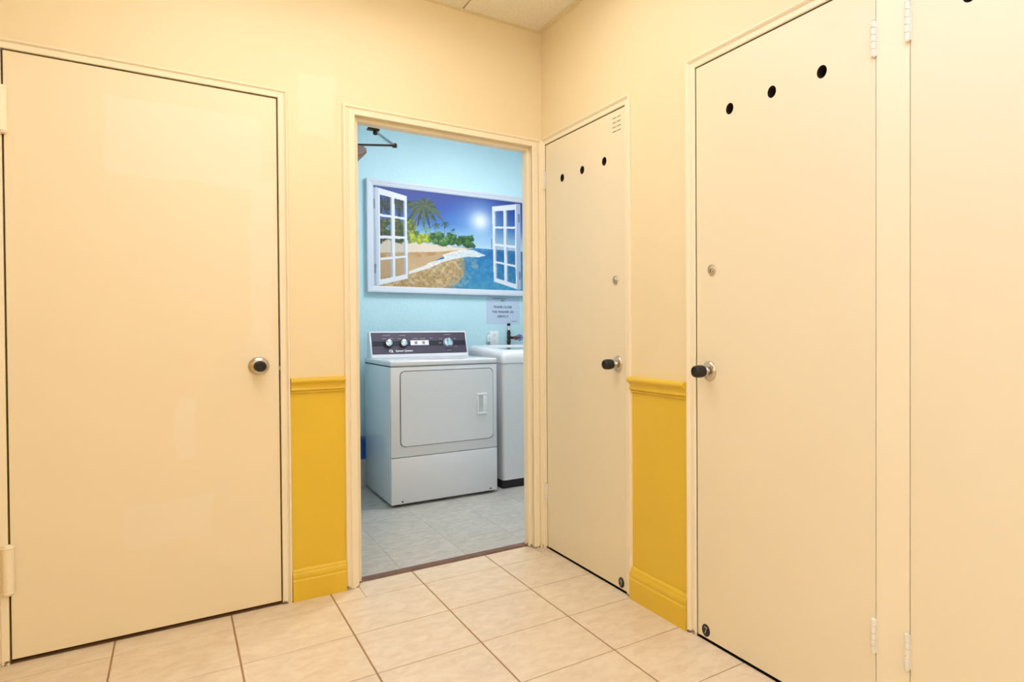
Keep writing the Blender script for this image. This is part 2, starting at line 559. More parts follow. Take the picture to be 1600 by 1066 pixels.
for i in range(-3, 10):
    for j in range(0, 8):
        x0, x1 = -0.662+i*0.305+0.0006, -0.662+(i+1)*0.305-0.0006
        y0, y1 = 0.386+(j-1)*0.305+0.0006, 0.386+j*0.305-0.0006
        x0, x1, y0, y1 = max(x0, LX0), min(x1, LX1), max(y0, 0.104), min(y1, LY1)
        if y0 < WT: pass
        if x1-x0 < 0.01 or y1-y0 < 0.01: continue
        cut_tile('vinyl_tile', x0, x1, y0, y1, 0, -0.0025, 'vct', lfloor, share2, 'v', 0.0)
bm = bmesh.new()
prism(bm, [(OL, 0.050, 0), (OL, 0.056, 0.006), (OL, 0.096, 0.007), (OL, 0.103, 0.001), (OL, 0.103, -0.002), (OL, 0.05, -0.002)], (OR-OL, 0, 0))
struct(fin('trim_threshold', bm, 'strip'))

# ------------------------------------------------------------------ ceiling of the hall
bm = bmesh.new(); box(bm, XL-0.1, 0.1, YR, 0.0, H+0.03, H+0.07)
ceil = struct(fin('ceiling', bm, 'ceil'))
CT = 0.61
xs = [-0.401-CT*k for k in range(-1, 6)]
ys = [-0.55-CT*k for k in range(-1, 10)]
LAMPS = {(1, 1): ('lens_a', 'square wrap-around ceiling light in the hall, above the numbered closet doors'),
         (2, 1): ('fill_lens_b', 'long wrap-around fill light added on the hall ceiling, in front of the laundry opening'),  # added to lift the back wall and the corner
         (1, 4): ('fill_lens_cool', 'square wrap-around fill light added on the ceiling, with a cool white lens, by the unnumbered closet door'),  # added to cool the tone high on the right wall
         (1, 7): ('fill_lens_c', 'square wrap-around fill light added on the hall ceiling by the right rear corner'),  # rear pair added to light the back wall from the front
         (4, 7): ('fill_lens_c', 'square wrap-around fill light added on the hall ceiling by the left rear corner')}
share3 = {}
lampcells = {}
for i in range(len(xs)-1):
    for j in range(len(ys)-1):
        x1, x0 = min(xs[i], -0.0)-0.003, max(xs[i+1], XL)+0.003
        y1, y0 = min(ys[j], -0.0)-0.003, max(ys[j+1], YR)+0.003
        if x1-x0 < 0.03 or y1-y0 < 0.03: continue
        if (i, j) == (2, 2): continue
        if (i, j) in LAMPS:
            lampcells[(i, j)] = (x0, x1, y0-(CT if (i, j) == (2, 1) else 0), y1); continue
        k = (round(x1-x0, 4), round(y1-y0, 4))
        if k not in share3:
            b = bmesh.new(); box(b, x0, x1, y0, y1, H, H+0.016, 0, 0.002, 1)
            o = fin('ceiling_tile', b, 'ceil_tile', ceil); share3[k] = o.data
        else:
            o = bpy.data.objects.new('ceiling_tile', share3[k]); COL.objects.link(o)
            setp(o, Vector(((x0+x1)/2, (y0+y1)/2, H)), ceil)
for nm, a in (('trim_ceiling_back', (XL, 0, -0.026, 0)), ('trim_ceiling_right', (-0.026, 0, YR, -0.026)), ('trim_ceiling_left', (XL, XL+0.026, YR, -0.026)), ('trim_ceiling_rear', (XL+.026, -0.026, YR, YR+0.026))):
    bm = bmesh.new(); box(bm, a[0], a[1], a[2], a[3], H-0.004, H-0.0005)
    struct(fin(nm, bm, 'angle'))

def troffer(x0, x1, y0, y1, lens, label, group=None, H=H):
    t = empty('ceiling_light', ((x0+x1)/2, (y0+y1)/2, H-0.075))
    tag(t, label, 'light', group)
    bm = bmesh.new()
    w = 0.02
    for a in ((x0, x1, y0, y0+w), (x0, x1, y1-w, y1), (x0, x0+w, y0+w, y1-w), (x1-w, x1, y0+w, y1-w)):
        box(bm, a[0], a[1], a[2], a[3], H-0.014, H+0.012, 0, 0.002, 1)
    fin('frame', bm, 'lampmetal', t)
    bm = bmesh.new()
    lo, hi = rrect(x0+w, x1-w, y0+w, y1-w, 0.03, 4), rrect(x0+w+0.03, x1-w-0.03, y0+w+0.03, y1-w-0.03, 0.03, 4)
    va, vb = [bm.verts.new((p[0], p[1], H-0.006)) for p in lo], [bm.verts.new((p[0], p[1], H-0.075)) for p in hi]
    n = len(va)
    for k in range(n): bm.faces.new((va[k], va[(k+1) % n], vb[(k+1) % n], vb[k]))
    bm.faces.new(vb); bm.faces.new(va[::-1])
    fin('lens', bm, lens, t)
for k, c in lampcells.items():
    troffer(*c, *LAMPS[k])

# ------------------------------------------------------------------ mouldings
def sweep(name, prof, path, inward, out, m, parent=None):
    """sweep a casing profile (w from the opening edge outward, d proud of the wall) round an opening:
    path = 4 corner points (foot, top, top, foot) of the opening edge, inward unit vectors give the outward offset at each corner"""
    bm = bmesh.new()
    rings = []
    for p, o in zip(path, inward):
        rings.append([bm.verts.new(Vector(p)+Vector(o)*w+Vector(out)*d) for w, d in prof])
    n = len(prof)
    for a, b in zip(rings, rings[1:]):
        for k in range(n):
            bm.faces.new((a[k], a[(k+1) % n], b[(k+1) % n], b[k]))
    bm.faces.new(rings[0]); bm.faces.new(rings[-1][::-1])
    return fin(name, bm, m, parent)

def casing_prof(w):
    return [(0, -0.004), (0, 0.006), (0.002, 0.009), (w*0.50, 0.010), (w*0.56, 0.0085), (w*0.62, 0.0035), (w*0.68, 0.0035), (w*0.74, 0.009),
            (w*0.82, 0.0115), (w*0.94, 0.0105), (w, 0.007), (w, -0.004)]
def casing_round(w):
    return [(0, -0.004), (0, 0.006), (0.003, 0.008), (w*0.42, 0.009), (w*0.5, 0.0065), (w*0.62, 0.010), (w*0.78, 0.013), (w*0.92, 0.012), (w, 0.008), (w, -0.004)]

def back_casing(name, x0, x1, zt, wl, wr, wt, y=0.0, out=(0, -1, 0)):
    # profile widths normalised to 1, offsets scaled per corner
    pr = [(w, d) for w, d in casing_prof(1.0)]
    pr = [(0, -0.004), (0, 0.006), (0.05, 0.009), (0.50, 0.010), (0.56, 0.0085), (0.62, 0.0035), (0.68, 0.0035), (0.74, 0.009), (0.82, 0.0115), (0.94, 0.0105), (1, 0.007), (1, -0.004)]
    return struct(sweep(name, pr, [(x0, y, 0), (x0, y, zt), (x1, y, zt), (x1, y, 0)], [(-wl, 0, 0), (-wl, 0, wt), (wr, 0, wt), (wr, 0, 0)], out, 'casing'))
back_casing('trim_1', A0-GA, A1+GA, DT+GA, 0.034, 0.034, 0.034)
back_casing('trim_2', OL, OR, OT, 0.048, 0.0545, 0.040)
back_casing('trim_3', OL, OR, OT, 0.048, 0.048, 0.040, WT, (0, 1, 0))
def right_casing(name, ya, yb, zt, wa, wb, wt):
    pr = [(0, -0.004), (0, 0.004), (0.06, 0.006), (0.40, 0.007), (0.48, 0.003), (0.56, 0.003), (0.66, 0.008), (0.80, 0.012), (0.93, 0.0115), (1, 0.007), (1, -0.004)]
    return struct(sweep(name, pr, [(0, ya, 0), (0, ya, zt), (0, yb, zt), (0, yb, 0)], [(0, wa, 0), (0, wa, wt), (0, -wb, wt), (0, -wb, 0)], (-1, 0, 0), 'casing'))
right_casing('trim_4', D9[0]+GA, D9[1]-GA, DT-0.006+GA, 0.030, 0.040, 0.036)
def right_casing_half(name, ya, yb, zt, wb, wt):
    pr = [(0, -0.004), (0, 0.004), (0.06, 0.006), (0.40, 0.007), (0.48, 0.003), (0.56, 0.003), (0.66, 0.008), (0.80, 0.012), (0.93, 0.0115), (1, 0.007), (1, -0.004)]
    return struct(sweep(name, pr, [(0, ya, zt), (0, yb, zt), (0, yb, 0)], [(0, 0, wt), (0, wb, wt), (0, wb, 0)], (-1, 0, 0), 'casing'))
right_casing_half('trim_5', -2.0755, D7[1]+GA, DT+GA, 0.050, 0.036)
right_casing_half('trim_6', -2.0755, D5[1]-GA, DT+GA, -0.050, 0.036)
bm = bmesh.new(); box(bm, -0.0005, 0.02, D5[0]+0.003, D7[0]-0.003, 0, DT+GA); struct(fin('trim_mullion', bm, 'casing'))

# jamb and stop of the laundry opening
bm = bmesh.new()
box(bm, OL-0.015, OL, 0.0, WT, 0, OT+0.015); box(bm, OR, OR+0.015, 0.0, WT, 0, OT+0.015); box(bm, OL, OR, 0.0, WT, OT, OT+0.015)
jamb = struct(fin('trim_jamb', bm, 'casing'))
bm = bmesh.new()
box(bm, OL, OL+0.016, 0.026, 0.080, 0.012, OT, 0, 0.0015, 1); box(bm, OR-0.016, OR, 0.026, 0.080, 0.004, OT, 0, 0.0015, 1)
box(bm, OL+0.016, OR-0.016, 0.026, 0.080, OT-0.016, OT, 0, 0.0015, 1)
fin('door_stop', bm, 'casing', jamb)

def rail_prof():   # (proud, z)
    z0, h = RAIL_B, RAIL_T-RAIL_B
    return [(0, z0), (0.007, z0), (0.009, z0+.004), (0.007, z0+.0075), (0.006, z0+.0085), (0.0125, z0+.0105), (0.0135, z0+.015), (0.0105, z0+.020), (0.0105, z0+.028),
            (0.014, z0+.036), (0.021, z0+.041), (0.0255, z0+.046), (0.0265, z0+.051), (0.0245, z0+.057), (0.018, z0+h-.001), (0.008, z0+h), (0, z0+h)]
def base_prof():
    return [(0, 0), (0.016, 0), (0.016, 0.082), (0.013, 0.086), (0.0125, 0.089), (0.014, 0.094), (0.0135, 0.107), (0.0105, 0.114), (0.0095, 0.116), (0.010, 0.120), (0.007, 0.127), (0.003, 0.130), (0, 0.130)]
def mould(name, prof, a0, a1, side, m):
    bm = bmesh.new()
    if side == 'back': prism(bm, [(a0, -d, z) for d, z in prof], (a1-a0, 0, 0))
    elif side == 'right': prism(bm, [(-d, a0, z) for d, z in prof], (0, a1-a0, 0))
    elif side == 'left': prism(bm, [(XL+d, a0, z) for d, z in prof], (0, a1-a0, 0))
    elif side == 'rear': prism(bm, [(a0, YR+d, z) for d, z in prof], (a1-a0, 0, 0))
    return struct(fin(name, bm, m, smooth=True, autosmooth=22))
BL, BR = A1+GA+0.034, OL-0.048
RL, RR = D9[1]-GA-0.040, D7[1]+GA+0.050
mould('trim_chair_rail_back', rail_prof(), BL+0.001, BR-0.001, 'back', 'mustard')
mould('trim_chair_rail_right', rail_prof(), RR+0.001, RL+0.006, 'right', 'mustard')
mould('baseboard_back', base_prof(), BL+0.001, BR-0.001, 'back', 'mustard')
mould('baseboard_right', base_prof(), RR+0.001, RL+0.004, 'right', 'mustard')
for nm, pf in (('trim_chair_rail', rail_prof()), ('baseboard', base_prof())):
    mould(nm+'_back_far', pf, XL, A0-GA-0.036, 'back', 'mustard')
    mould(nm+'_right_far', pf, YR, D5[1]-GA-0.052, 'right', 'mustard')
    mould(nm+'_left', pf, YR, 0, 'left', 'mustard')
    mould(nm+'_rear', pf, XL, 0, 'rear', 'mustard')

# ------------------------------------------------------------------ doors
def leaf_holes(ya, yb, z0, z1, holes, rad, th=0.035):
    """door leaf in the right wall, its face at x = 0, with round holes through it"""
    lo, hi = min(ya, yb), max(ya, yb)
    bm = bmesh.new()
    hz = holes[0][1] if holes else 0
    q = rad*1.5
    cell = []
    def rect(x, y0, y1, za, zb):
        bm.faces.new([bm.verts.new((x, y, z)) for y, z in ((y0, za), (y1, za), (y1, zb), (y0, zb))])
    SEG = 32
    for x in (0.0, th):
        if not holes:
            rect(x, lo, hi, z0, z1); continue
        rect(x, lo, hi, z0, hz-q); rect(x, lo, hi, hz+q, z1)
        hs = sorted(h[0] for h in holes)
        prev = lo
        for h in hs:
            rect(x, prev, h-q, hz-q, hz+q); prev = h+q
            ang = [2*math.pi*k/SEG for k in range(SEG)]
            inn = [bm.verts.new((x, h+rad*math.cos(a), hz+rad*math.sin(a))) for a in ang]
            out = []
            for a in ang:
                s = q/max(abs(math.cos(a)), abs(math.sin(a)))
                out.append(bm.verts.new((x, h+s*math.cos(a), hz+s*math.sin(a))))
            for k in range(SEG):
                bm.faces.new((inn[k], out[k], out[(k+1) % SEG], inn[(k+1) % SEG]))
            cell.append(inn)
        rect(x, prev, hi, hz-q, hz+q)
    if holes:
        n = len(holes)
        for k in range(n):
            a, b = cell[k], cell[k+n]
            for s in range(SEG):
                f = bm.faces.new((a[s], a[(s+1) % SEG], b[(s+1) % SEG], b[s])); f.material_index = 1
    # edges
    for (y, ) in ((lo,), (hi,)):
        bm.faces.new([bm.verts.new(c) for c in ((0, y, z0), (th, y, z0), (th, y, z1), (0, y, z1))])
    for z in (z0, z1):
        bm.faces.new([bm.verts.new(c) for c in ((0, lo, z), (0, hi, z), (th, hi, z), (th, lo, z))])
    bmesh.ops.remove_doubles(bm, verts=bm.verts, dist=1e-6)
    return bm
M['bore_slit_dark'] = mat('dark_bore_and_slit_shade', (46, 30, 22), 0.8)  # dark bores, and the painted shade of the vent slits

def knob(door, c, N, kind=0):
    """rosette, neck and black rubber covered knob; c on the door face, N outward"""
    k = empty('knob', c, door)
    bm = bmesh.new(); lathe(bm, c, N, [(0.0355, 0), (0.0355, 0.002), (0.033, 0.006), (0.026, 0.010), (0.017, 0.0125), (0.0135, 0.0135)], 40)
    fin('rosette', bm, 'steel', k, True, 40)
    bm = bmesh.new(); lathe(bm, c, N, [(0.013, 0.010), (0.0125, 0.020), (0.0145, 0.026), (0.0165, 0.030)], 32)
    fin('neck', bm, 'chrome', k, True, 40)
    bm = bmesh.new()
    lathe(bm, c, N, [(0.013, 0.026), (0.0185, 0.0275), (0.0208, 0.034), (0.0218, 0.046), (0.0212, 0.058), (0.0195, 0.066), (0.017, 0.0695), (0.0125, 0.070), (0.0115, 0.0665), (0.0, 0.0660)], 40)
    fin('rubber_cover', bm, 'black', k, True, 40)
    return k

def deadbolt(door, c, N):
    k = empty('lock_cylinder', c, door)
    bm = bmesh.new(); lathe(bm, c, N, [(0.0195, 0), (0.0195, 0.003), (0.0175, 0.006), (0.0155, 0.0062), (0.0148, 0.0045), (0.0, 0.0045)], 36)
    fin('collar', bm, 'steel', k, True, 35)
    bm = bmesh.new(); lathe(bm, Vector(c), N, [(0.0115, 0.004), (0.0115, 0.007), (0.0105, 0.008), (0, 0.008)], 28)
    fin('plug', bm, 'steel', k, True, 35)
    X, Y, Nn = basis(N)
    bm = bmesh.new()
    R = Vector((0, -1, 0)) if abs(Nn.x) > 0.5 else Vector((1, 0, 0))
    o = Vector(c)+Nn*0.0079+Vector((0, 0, -0.003))
    U = Vector((0, 0, 1))
    prism(bm, [o+R*a+U*b for a, b in ((-0.0028, -0.006), (0.0028, -0.006), (0.0016, 0.000), (0.0026, 0.0045), (0, 0.007), (-0.0026, 0.0045), (-0.0016, 0.0))], Nn*0.0004)
    fin('keyhole', bm, 'black', k)

def butt_hinge(door, y, z0, z1, leaf_dirs=(1, -1)):
    """white painted butt hinge with five knuckles, on the right wall"""
    k = empty('hinge', (-0.004, y, z0), door)
    n = 5
    h = (z1-z0-0.008)/n
    for i in range(n):
        bm = bmesh.new()
        za = z0+0.004+i*h
        lathe(bm, (-0.0068, y, za), (0, 0, 1), [(0.0058, 0), (0.0066, 0.0007), (0.0066, h-0.0014), (0.0058, h-0.0007)], 20)
        fin('knuckle', bm, 'hinge', k, True, 35)
    bm = bmesh.new()
    for za, s in ((z0+0.004, -1), (z1-0.004, 1)):
        lathe(bm, (-0.0068, y, za), (0, 0, s), [(0.0062, 0), (0.0062, 0.002), (0.004, 0.004), (0, 0.0044)], 20)
    fin('pin_tip', bm, 'hinge', k, True, 35)
    for s in leaf_dirs:
        bm = bmesh.new(); box(bm, -0.0035, -0.0002, min(y, y+s*0.0085), max(y, y+s*0.0085), z0+0.004, z1-0.004, 0, 0.0006, 1)
        fin('hinge_leaf', bm, 'hinge', k)

def plaque(door, y, z, s):
    k = empty('number_plaque', (0, y, z-0.0218), door)
    k['label'] = 'black round number plaque reading '+s
    bm = bmesh.new(); lathe(bm, (0, y, z), (-1, 0, 0), [(0.0218, 0), (0.0218, 0.0012), (0.0208, 0.0018), (0, 0.0018)], 36)
    fin('disc', bm, 'black', k, True, 35)
    text('numeral', s, 0.036, (-0.0022, y, z-0.001), (0, -1, 0), (0, 0, 1), 'silver', k)

# wide plain door in the back wall
bm = bmesh.new(); box(bm, A0, A1, 0.0, 0.04, 0.013, DT, 0, 0.0015, 1)
d1 = struct(fin('door_1', bm, 'doorA'))
knob(d1, Vector((-1.2125, 0, 0.964)), (0, -1, 0))
bm = bmesh.new(); box(bm, A1-0.0005, A1+0.0035, -0.004, 0.004, 0.945, 0.962, 0, 0.0008, 1); fin('latch_bolt', bm, 'steel', d1)
for z0, z1 in ((0.231, 0.401), (1.751, 1.912)):
    k = empty('hinge', (A0-0.004, -0.012, z0), d1)
    k['label'] = 'thick barrel hinge painted cream'
    c = (A0-0.004, -0.014, z0)
    L = z1-z0
    bm = bmesh.new(); lathe(bm, c, (0, 0, 1), [(0.0155, 0.013), (0.0155, L-0.013)], 32); fin('barrel', bm, 'casing', k, True, 35)
    bm = bmesh.new()
    lathe(bm, c, (0, 0, 1), [(0, 0), (0.008, 0.0005), (0.0135, 0.004), (0.0145, 0.0085), (0.0165, 0.0095), (0.0165, 0.013), (0.0145, 0.014)], 32)
    fin('end_cap', bm, 'casing', k, True, 35)
    bm = bmesh.new()
    lathe(bm, (c[0], c[1], z1), (0, 0, -1), [(0, 0), (0.008, 0.0005), (0.0135, 0.004), (0.0145, 0.0085), (0.0165, 0.0095), (0.0165, 0.013), (0.0145, 0.014)], 32)
    fin('end_cap', bm, 'casing', k, True, 35)
    bm = bmesh.new(); box(bm, A0-0.012, A0+0.004, -0.012, -0.001, z0+0.012, z1-0.012); fin('hinge_leaf', bm, 'casing', k)

# door 9, 7, and the next closet door along the right wall
def closet_door(name, span, zt, holes, hz, num, hy, hz_list, latch):
    o = struct(fin(name, leaf_holes(span[0], span[1], 0.009, zt, [(y, hz) for y in holes], 0.0187), ['doorp', 'bore_slit_dark']))
    for z0, z1 in hz_list: butt_hinge(o, hy, z0, z1)
    s = 1 if latch < span[0] else -1
    if num: plaque(o, {'9': -0.741, '7': -1.3035}[num], 0.0355, num)
    return o
d9 = closet_door('door_2', D9, DT-0.006, (-0.223, -0.420, -0.617), 1.831, '9', D9[0]+0.006, ((0.231, 0.332), (1.803, 1.903)), -0.786)
knob(d9, Vector((0, -0.722, 0.957)), (-1, 0, 0)); deadbolt(d9, Vector((0, -0.707, 1.311)), (-1, 0, 0))
for r in range(4):
    for c in range(2):
        y = -0.702-c*0.036; z = 1.998-r*0.019
        for q in range(3):
            bm = bmesh.new(); yy = y+0.010-q*0.010
            prism(bm, [(-0.0001, yy-0.0035, z-0.002), (-0.0026, yy-0.0035, z-0.0018), (-0.0001, yy-0.0035, z+0.0025)], (0, 0.007, 0))
            fin('vent_louvre', bm, 'doorp', d9)
            bm = bmesh.new(); box(bm, -0.0006, 0.0, yy-0.0035, yy+0.0035, z-0.0042, z-0.0020); fin('vent_slit_shade', bm, 'bore_slit_dark', d9)  # dark bar painted for the shade in each slit
d7 = closet_door('door_3', D7, DT, (-1.438, -1.636, -1.838), 1.842, '7', D7[0]+0.002, ((0.233, 0.329), (1.821, 1.922)), -1.258)
knob(d7, Vector((0, -1.328, 0.957)), (-1, 0, 0)); deadbolt(d7, Vector((0, -1.3435, 1.309)), (-1, 0, 0))
d5 = closet_door('door_4', D5, DT, (-2.286, -2.490, -2.694), 1.885, None, D5[0]+0.006, ((0.229, 0.325), (1.827, 1.932)), -2.89)
knob(d5, Vector((0, -2.825, 0.957)), (-1, 0, 0)); deadbolt(d5, Vector((0, -2.81, 1.309)), (-1, 0, 0))

# laundry door, standing open into the laundry behind the left jamb, with its closer
bm = bmesh.new(); box(bm, -0.897, -0.862, 0.124, 0.905, 0.012, 2.0, 0, 0.0015, 1)
d6 = struct(fin('door_5', bm, 'casing'))
knob(d6, Vector((-0.862, 0.84, 0.95)), (1, 0, 0))
cl = empty('door_closer', (-0.86, 0.24, 1.88), d6)
cl['label'] = 'grey door closer with folding arm at the head of the laundry opening'
bm = bmesh.new()
x0 = -0.862
prof = [(0, 1.893), (0.018, 1.886), (0.060, 1.892), (0.088, 1.908), (0.094, 1.930), (0.086, 1.946), (0.030, 1.950), (0, 1.949)]
prism(bm, [(x0+d, 0.195, z) for d, z in prof], (0, 0.19, 0))
bmesh.ops.bevel(bm, geom=list(bm.edges), offset=0.008, segments=3, affect='EDGES')
fin('closer_body', bm, 'closer', cl, True, 40)
bm = bmesh.new()
def bar(bm, a, b, w, h):
    a, b = Vector(a), Vector(b)
    d = (b-a).normalized(); s = d.cross(Vector((0, 0, 1))).normalized(); u = s.cross(d)
    prism(bm, [a+s*w+u*h, a-s*w+u*h, a-s*w-u*h, a+s*w-u*h], b-a)
ELB, BRK, SPN = Vector((-0.655, 0.185, 1.966)), Vector((-0.757, 0.098, 1.993)), Vector((-0.815, 0.27, 1.962))
bar(bm, SPN, ELB, 0.008, 0.003); fin('main_arm', bm, 'bronze', cl)
bm = bmesh.new(); bar(bm, ELB, BRK, 0.006, 0.003); fin('fore_arm', bm, 'chrome', cl)
bm = bmesh.new(); lathe(bm, ELB-Vector((0, 0, 0.009)), (0, 0, 1), [(0.010, 0), (0.011, 0.002), (0.011, 0.016), (0.008, 0.019)], 20); fin('elbow_pin', bm, 'bronze', cl, True, 35)
bm = bmesh.new(); lathe(bm, SPN-Vector((0, 0, 0.014)), (0, 0, 1), [(0.011, 0), (0.011, 0.016), (0.008, 0.02)], 20); fin('spindle', bm, 'bronze', cl, True, 35)
bm = bmesh.new(); box(bm, -0.790, -0.742, 0.081, 0.110, 1.995, 2.003, 0, 0.001, 1)
lathe(bm, BRK-Vector((0, 0, 0.010)), (0, 0, 1), [(0.005, -0.006), (0.009, -0.004), (0.010, 0.004), (0.008, 0.012)], 20)
fin('head_bracket', bm, 'bronze', cl, True, 35)

# ------------------------------------------------------------------ laundry light
troffer(-0.05, 0.55, 0.65, 1.25, 'lens_laundry', 'square ceiling light of the laundry room', H=H-0.0125)

# ------------------------------------------------------------------ dryer
DX0, DX1, DY0, DY1 = -0.4345, 0.2405, 1.222, 1.915
dry = tag(empty('clothes_dryer', ((DX0+DX1)/2, (DY0+DY1)/2, 0)), 'white front-loading clothes dryer with dark control panel, left of the washer', 'dryer')
bm = bmesh.new(); box(bm, DX0, DX1, DY0+0.020, DY1, 0.018, 0.874, 0, 0.006, 3)
fin('cabinet', bm, 'enamel', dry, True, 40)
bm = bmesh.new(); box(bm, DX0-0.001, DX1+0.001, DY0-0.004, DY1, 0.8765, 0.910, 0, 0.009, 4)
fin('top_panel', bm, 'enamel', dry, True, 40)
bm = bmesh.new(); box(bm, DX0+0.001, DX1-0.001, DY0+0.012, DY1-0.002, 0.873, 0.878); fin('top_seam', bm, 'gapblack', dry)
bm = bmesh.new(); box(bm, DX0+0.0004, DX1-0.0004, DY0, DY0+0.0195, 0.309, 0.873, 0, 0.006, 3)
fp = fin('front_panel', bm, 'enamel', dry, True, 40)
bm = bmesh.new(); box(bm, DX0+0.0004, DX1-0.0004, DY0, DY0+0.0195, 0.018, 0.3065, 0, 0.006, 3)
lp = fin('lower_panel', bm, 'enamel', dry, True, 40)
for x in (-0.369, 0.192):
    bm = bmesh.new(); lathe(bm, (x, DY0, 0.034), (0, -1, 0), [(0.0055, -0.001), (0.0055, 0.001), (0.004, 0.002), (0, 0.002)], 16); fin('screw', bm, 'bronze', lp, True, 35)
for y in (1.42, 1.62, 1.82):
    bm = bmesh.new(); lathe(bm, (DX0, y, 0.034), (-1, 0, 0), [(0.0045, -0.001), (0.0045, 0.001), (0.003, 0.0018), (0, 0.0018)], 16); fin('screw', bm, 'bronze', dry, True, 35)
for x in (DX0+0.05, DX1-0.05):
    for y in (DY0+0.07, DY1-0.06):
        bm = bmesh.new(); lathe(bm, (x, y, 0), (0, 0, 1), [(0.02, 0), (0.02, 0.008), (0.01, 0.010), (0.01, 0.02)], 20); fin('levelling_foot', bm, 'black', dry, True, 35)

dd = empty('door', (-0.083, DY0, 0.377), dry)
bm = bmesh.new(); prism(bm, [(x, DY0-0.0006, z) for x, z in rrect(-0.3795, 0.2135, 0.3725, 0.8475, 0.030)], (0, 0.004, 0)); fin('door_seam', bm, 'gapblack', dd)
bm = bmesh.new(); prism(bm, [(x, DY0-0.006, z) for x, z in rrect(-0.3757, 0.2097, 0.3763, 0.8437, 0.027)], (0, 0.008, 0))
es = [e for e in bm.edges if all(abs(v.co.y-(DY0-0.006)) < 1e-5 for v in e.verts)]
bmesh.ops.bevel(bm, geom=es, offset=0.004, segments=3, affect='EDGES')
fin('door_panel', bm, 'enamel', dd, True, 40)
# pocket handle
hx0, hx1, hz0, hz1 = 0.100, 0.166, 0.541, 0.679
bm = bmesh.new()
for a in ((hx0, hx1, hz1-0.012, hz1), (hx0, hx1, hz0, hz0+0.012), (hx0, hx0+0.010, hz0+.012, hz1-.012), (hx1-0.026, hx1, hz0+.012, hz1-.012)):
    box(bm, a[0], a[1], DY0-0.016, DY0-0.0055, a[2], a[3], 0, 0.002, 2)
o = fin('handle_frame', bm, 'plastic', dd, True, 40)
bm = bmesh.new(); box(bm, hx0+.008, hx1-.024, DY0-0.0075, DY0-0.0058, hz0+.010, hz1-.010); fin('handle_pocket', bm, 'greyplastic', dd)

# console
KX0, KX1 = -0.419, 0.247
yb0, yt0 = 1.790, 1.850        # front face foot and top
prof = [(yb0-0.006, 0.909), (yb0, 0.925), (yt0-0.004, 1.086), (yt0+0.004, 1.092), (1.905, 1.088), (1.910, 0.909)]
bm = bmesh.new(); prism(bm, [(KX0, y, z) for y, z in prof], (KX1-KX0, 0, 0))
bmesh.ops.bevel(bm, geom=[e for e in bm.edges], offset=0.003, segments=2, affect='EDGES')
con = fin('console', bm, 'enamel', dry, True, 40)
FD = (Vector((0, yt0-0.004-yb0, 1.086-0.925))).normalized()      # up the face
FN = Vector((0, -FD.z, FD.y))                               # out of the face
def fp_(x, t, d=0.0):                                       # point on the console face: t metres up from the foot
    return Vector((x, yb0, 0.925))+FD*t+FN*d
FH = (1.086-0.925)/FD.z
def face_quad(name, x0, x1, t0, t1, d0, d1, m, parent, dx0=0, dx1=0):
    bm = bmesh.new()
    prism(bm, [fp_(x0+dx0, t0, d0), fp_(x1+dx1, t0, d0), fp_(x1, t1, d0), fp_(x0, t1, d0)], FN*(d1-d0))
    return fin(name, bm, m, parent)
face_quad('fascia', KX0+0.009, KX1-0.009, 0.010, FH-0.003, -0.001, 0.0022, 'fascia', con)
face_quad('fascia_band', KX0+0.014, KX1-0.014, 0.066, 0.104, 0.0020, 0.0027, 'fband', con)
face_quad('display_strip', -0.155, -0.030, 0.072, 0.108, 0.0026, 0.0034, 'white', con)
for x in (-0.118, -0.066):
    face_quad('push_button', x-0.009, x+0.009, 0.080, 0.100, 0.0032, 0.006, 'closer', con)
for x in (-0.304, -0.204):
    bm = bmesh.new(); lathe(bm, fp_(x, 0.084), FN, [(0.031, 0.002), (0.031, 0.006), (0.029, 0.008), (0, 0.008)], 36); fin('dial_ring', bm, 'black', con, True, 35)
    bm = bmesh.new(); lathe(bm, fp_(x, 0.084), FN, [(0.025, 0.007), (0.024, 0.030), (0.022, 0.034), (0.016, 0.036), (0, 0.0365)], 36); kd = fin('control_knob', bm, 'chrome', con, True, 30)
x = 0.108
bm = bmesh.new(); lathe(bm, fp_(x, 0.086), FN, [(0.036, 0.0025), (0.036, 0.006), (0.033, 0.008), (0, 0.008)], 40); fin('dial_ring', bm, 'closer', con, True, 35)
bm = bmesh.new(); lathe(bm, fp_(x, 0.086), FN, [(0.030, 0.007), (0.028, 0.016), (0, 0.018)], 36); fin('timer_dial', bm, 'chrome', con, True, 30)
bm = bmesh.new(); prism(bm, [fp_(x-0.010, 0.058, 0.014), fp_(x+0.010, 0.058, 0.014), fp_(x+0.006, 0.114, 0.014), fp_(x-0.006, 0.114, 0.014)], FN*0.022); fin('timer_grip', bm, 'chrome', con)
# marks printed on the fascia: brand lettering, emblem and scale dashes
text('brand_lettering', 'Speed Queen', 0.021, fp_(-0.202, 0.032, 0.0026), (1, 0, 0), FD, 'white', con, 0.0003, bold=0.0003)
bm = bmesh.new()
ring = []
for k in range(28):
    a = 2*math.pi*k/28
    ring.append((math.cos(a), math.sin(a)))
vo = [bm.verts.new(fp_(-0.290+0.0125*c, 0.032+0.0095*s, 0.0028)) for c, s in ring]
vi = [bm.verts.new(fp_(-0.290+0.0085*c, 0.032+0.0055*s, 0.0028)) for c, s in ring]
for k in range(28): bm.faces.new((vo[k], vo[(k+1) % 28], vi[(k+1) % 28], vi[k]))
prism(bm, [fp_(-0.288, 0.033, 0.0026), fp_(-0.284, 0.034, 0.0026), fp_(-0.274, 0.020, 0.0026), fp_(-0.279, 0.019, 0.0026)], FN*0.0004)
fin('brand_emblem', bm, 'white', con)
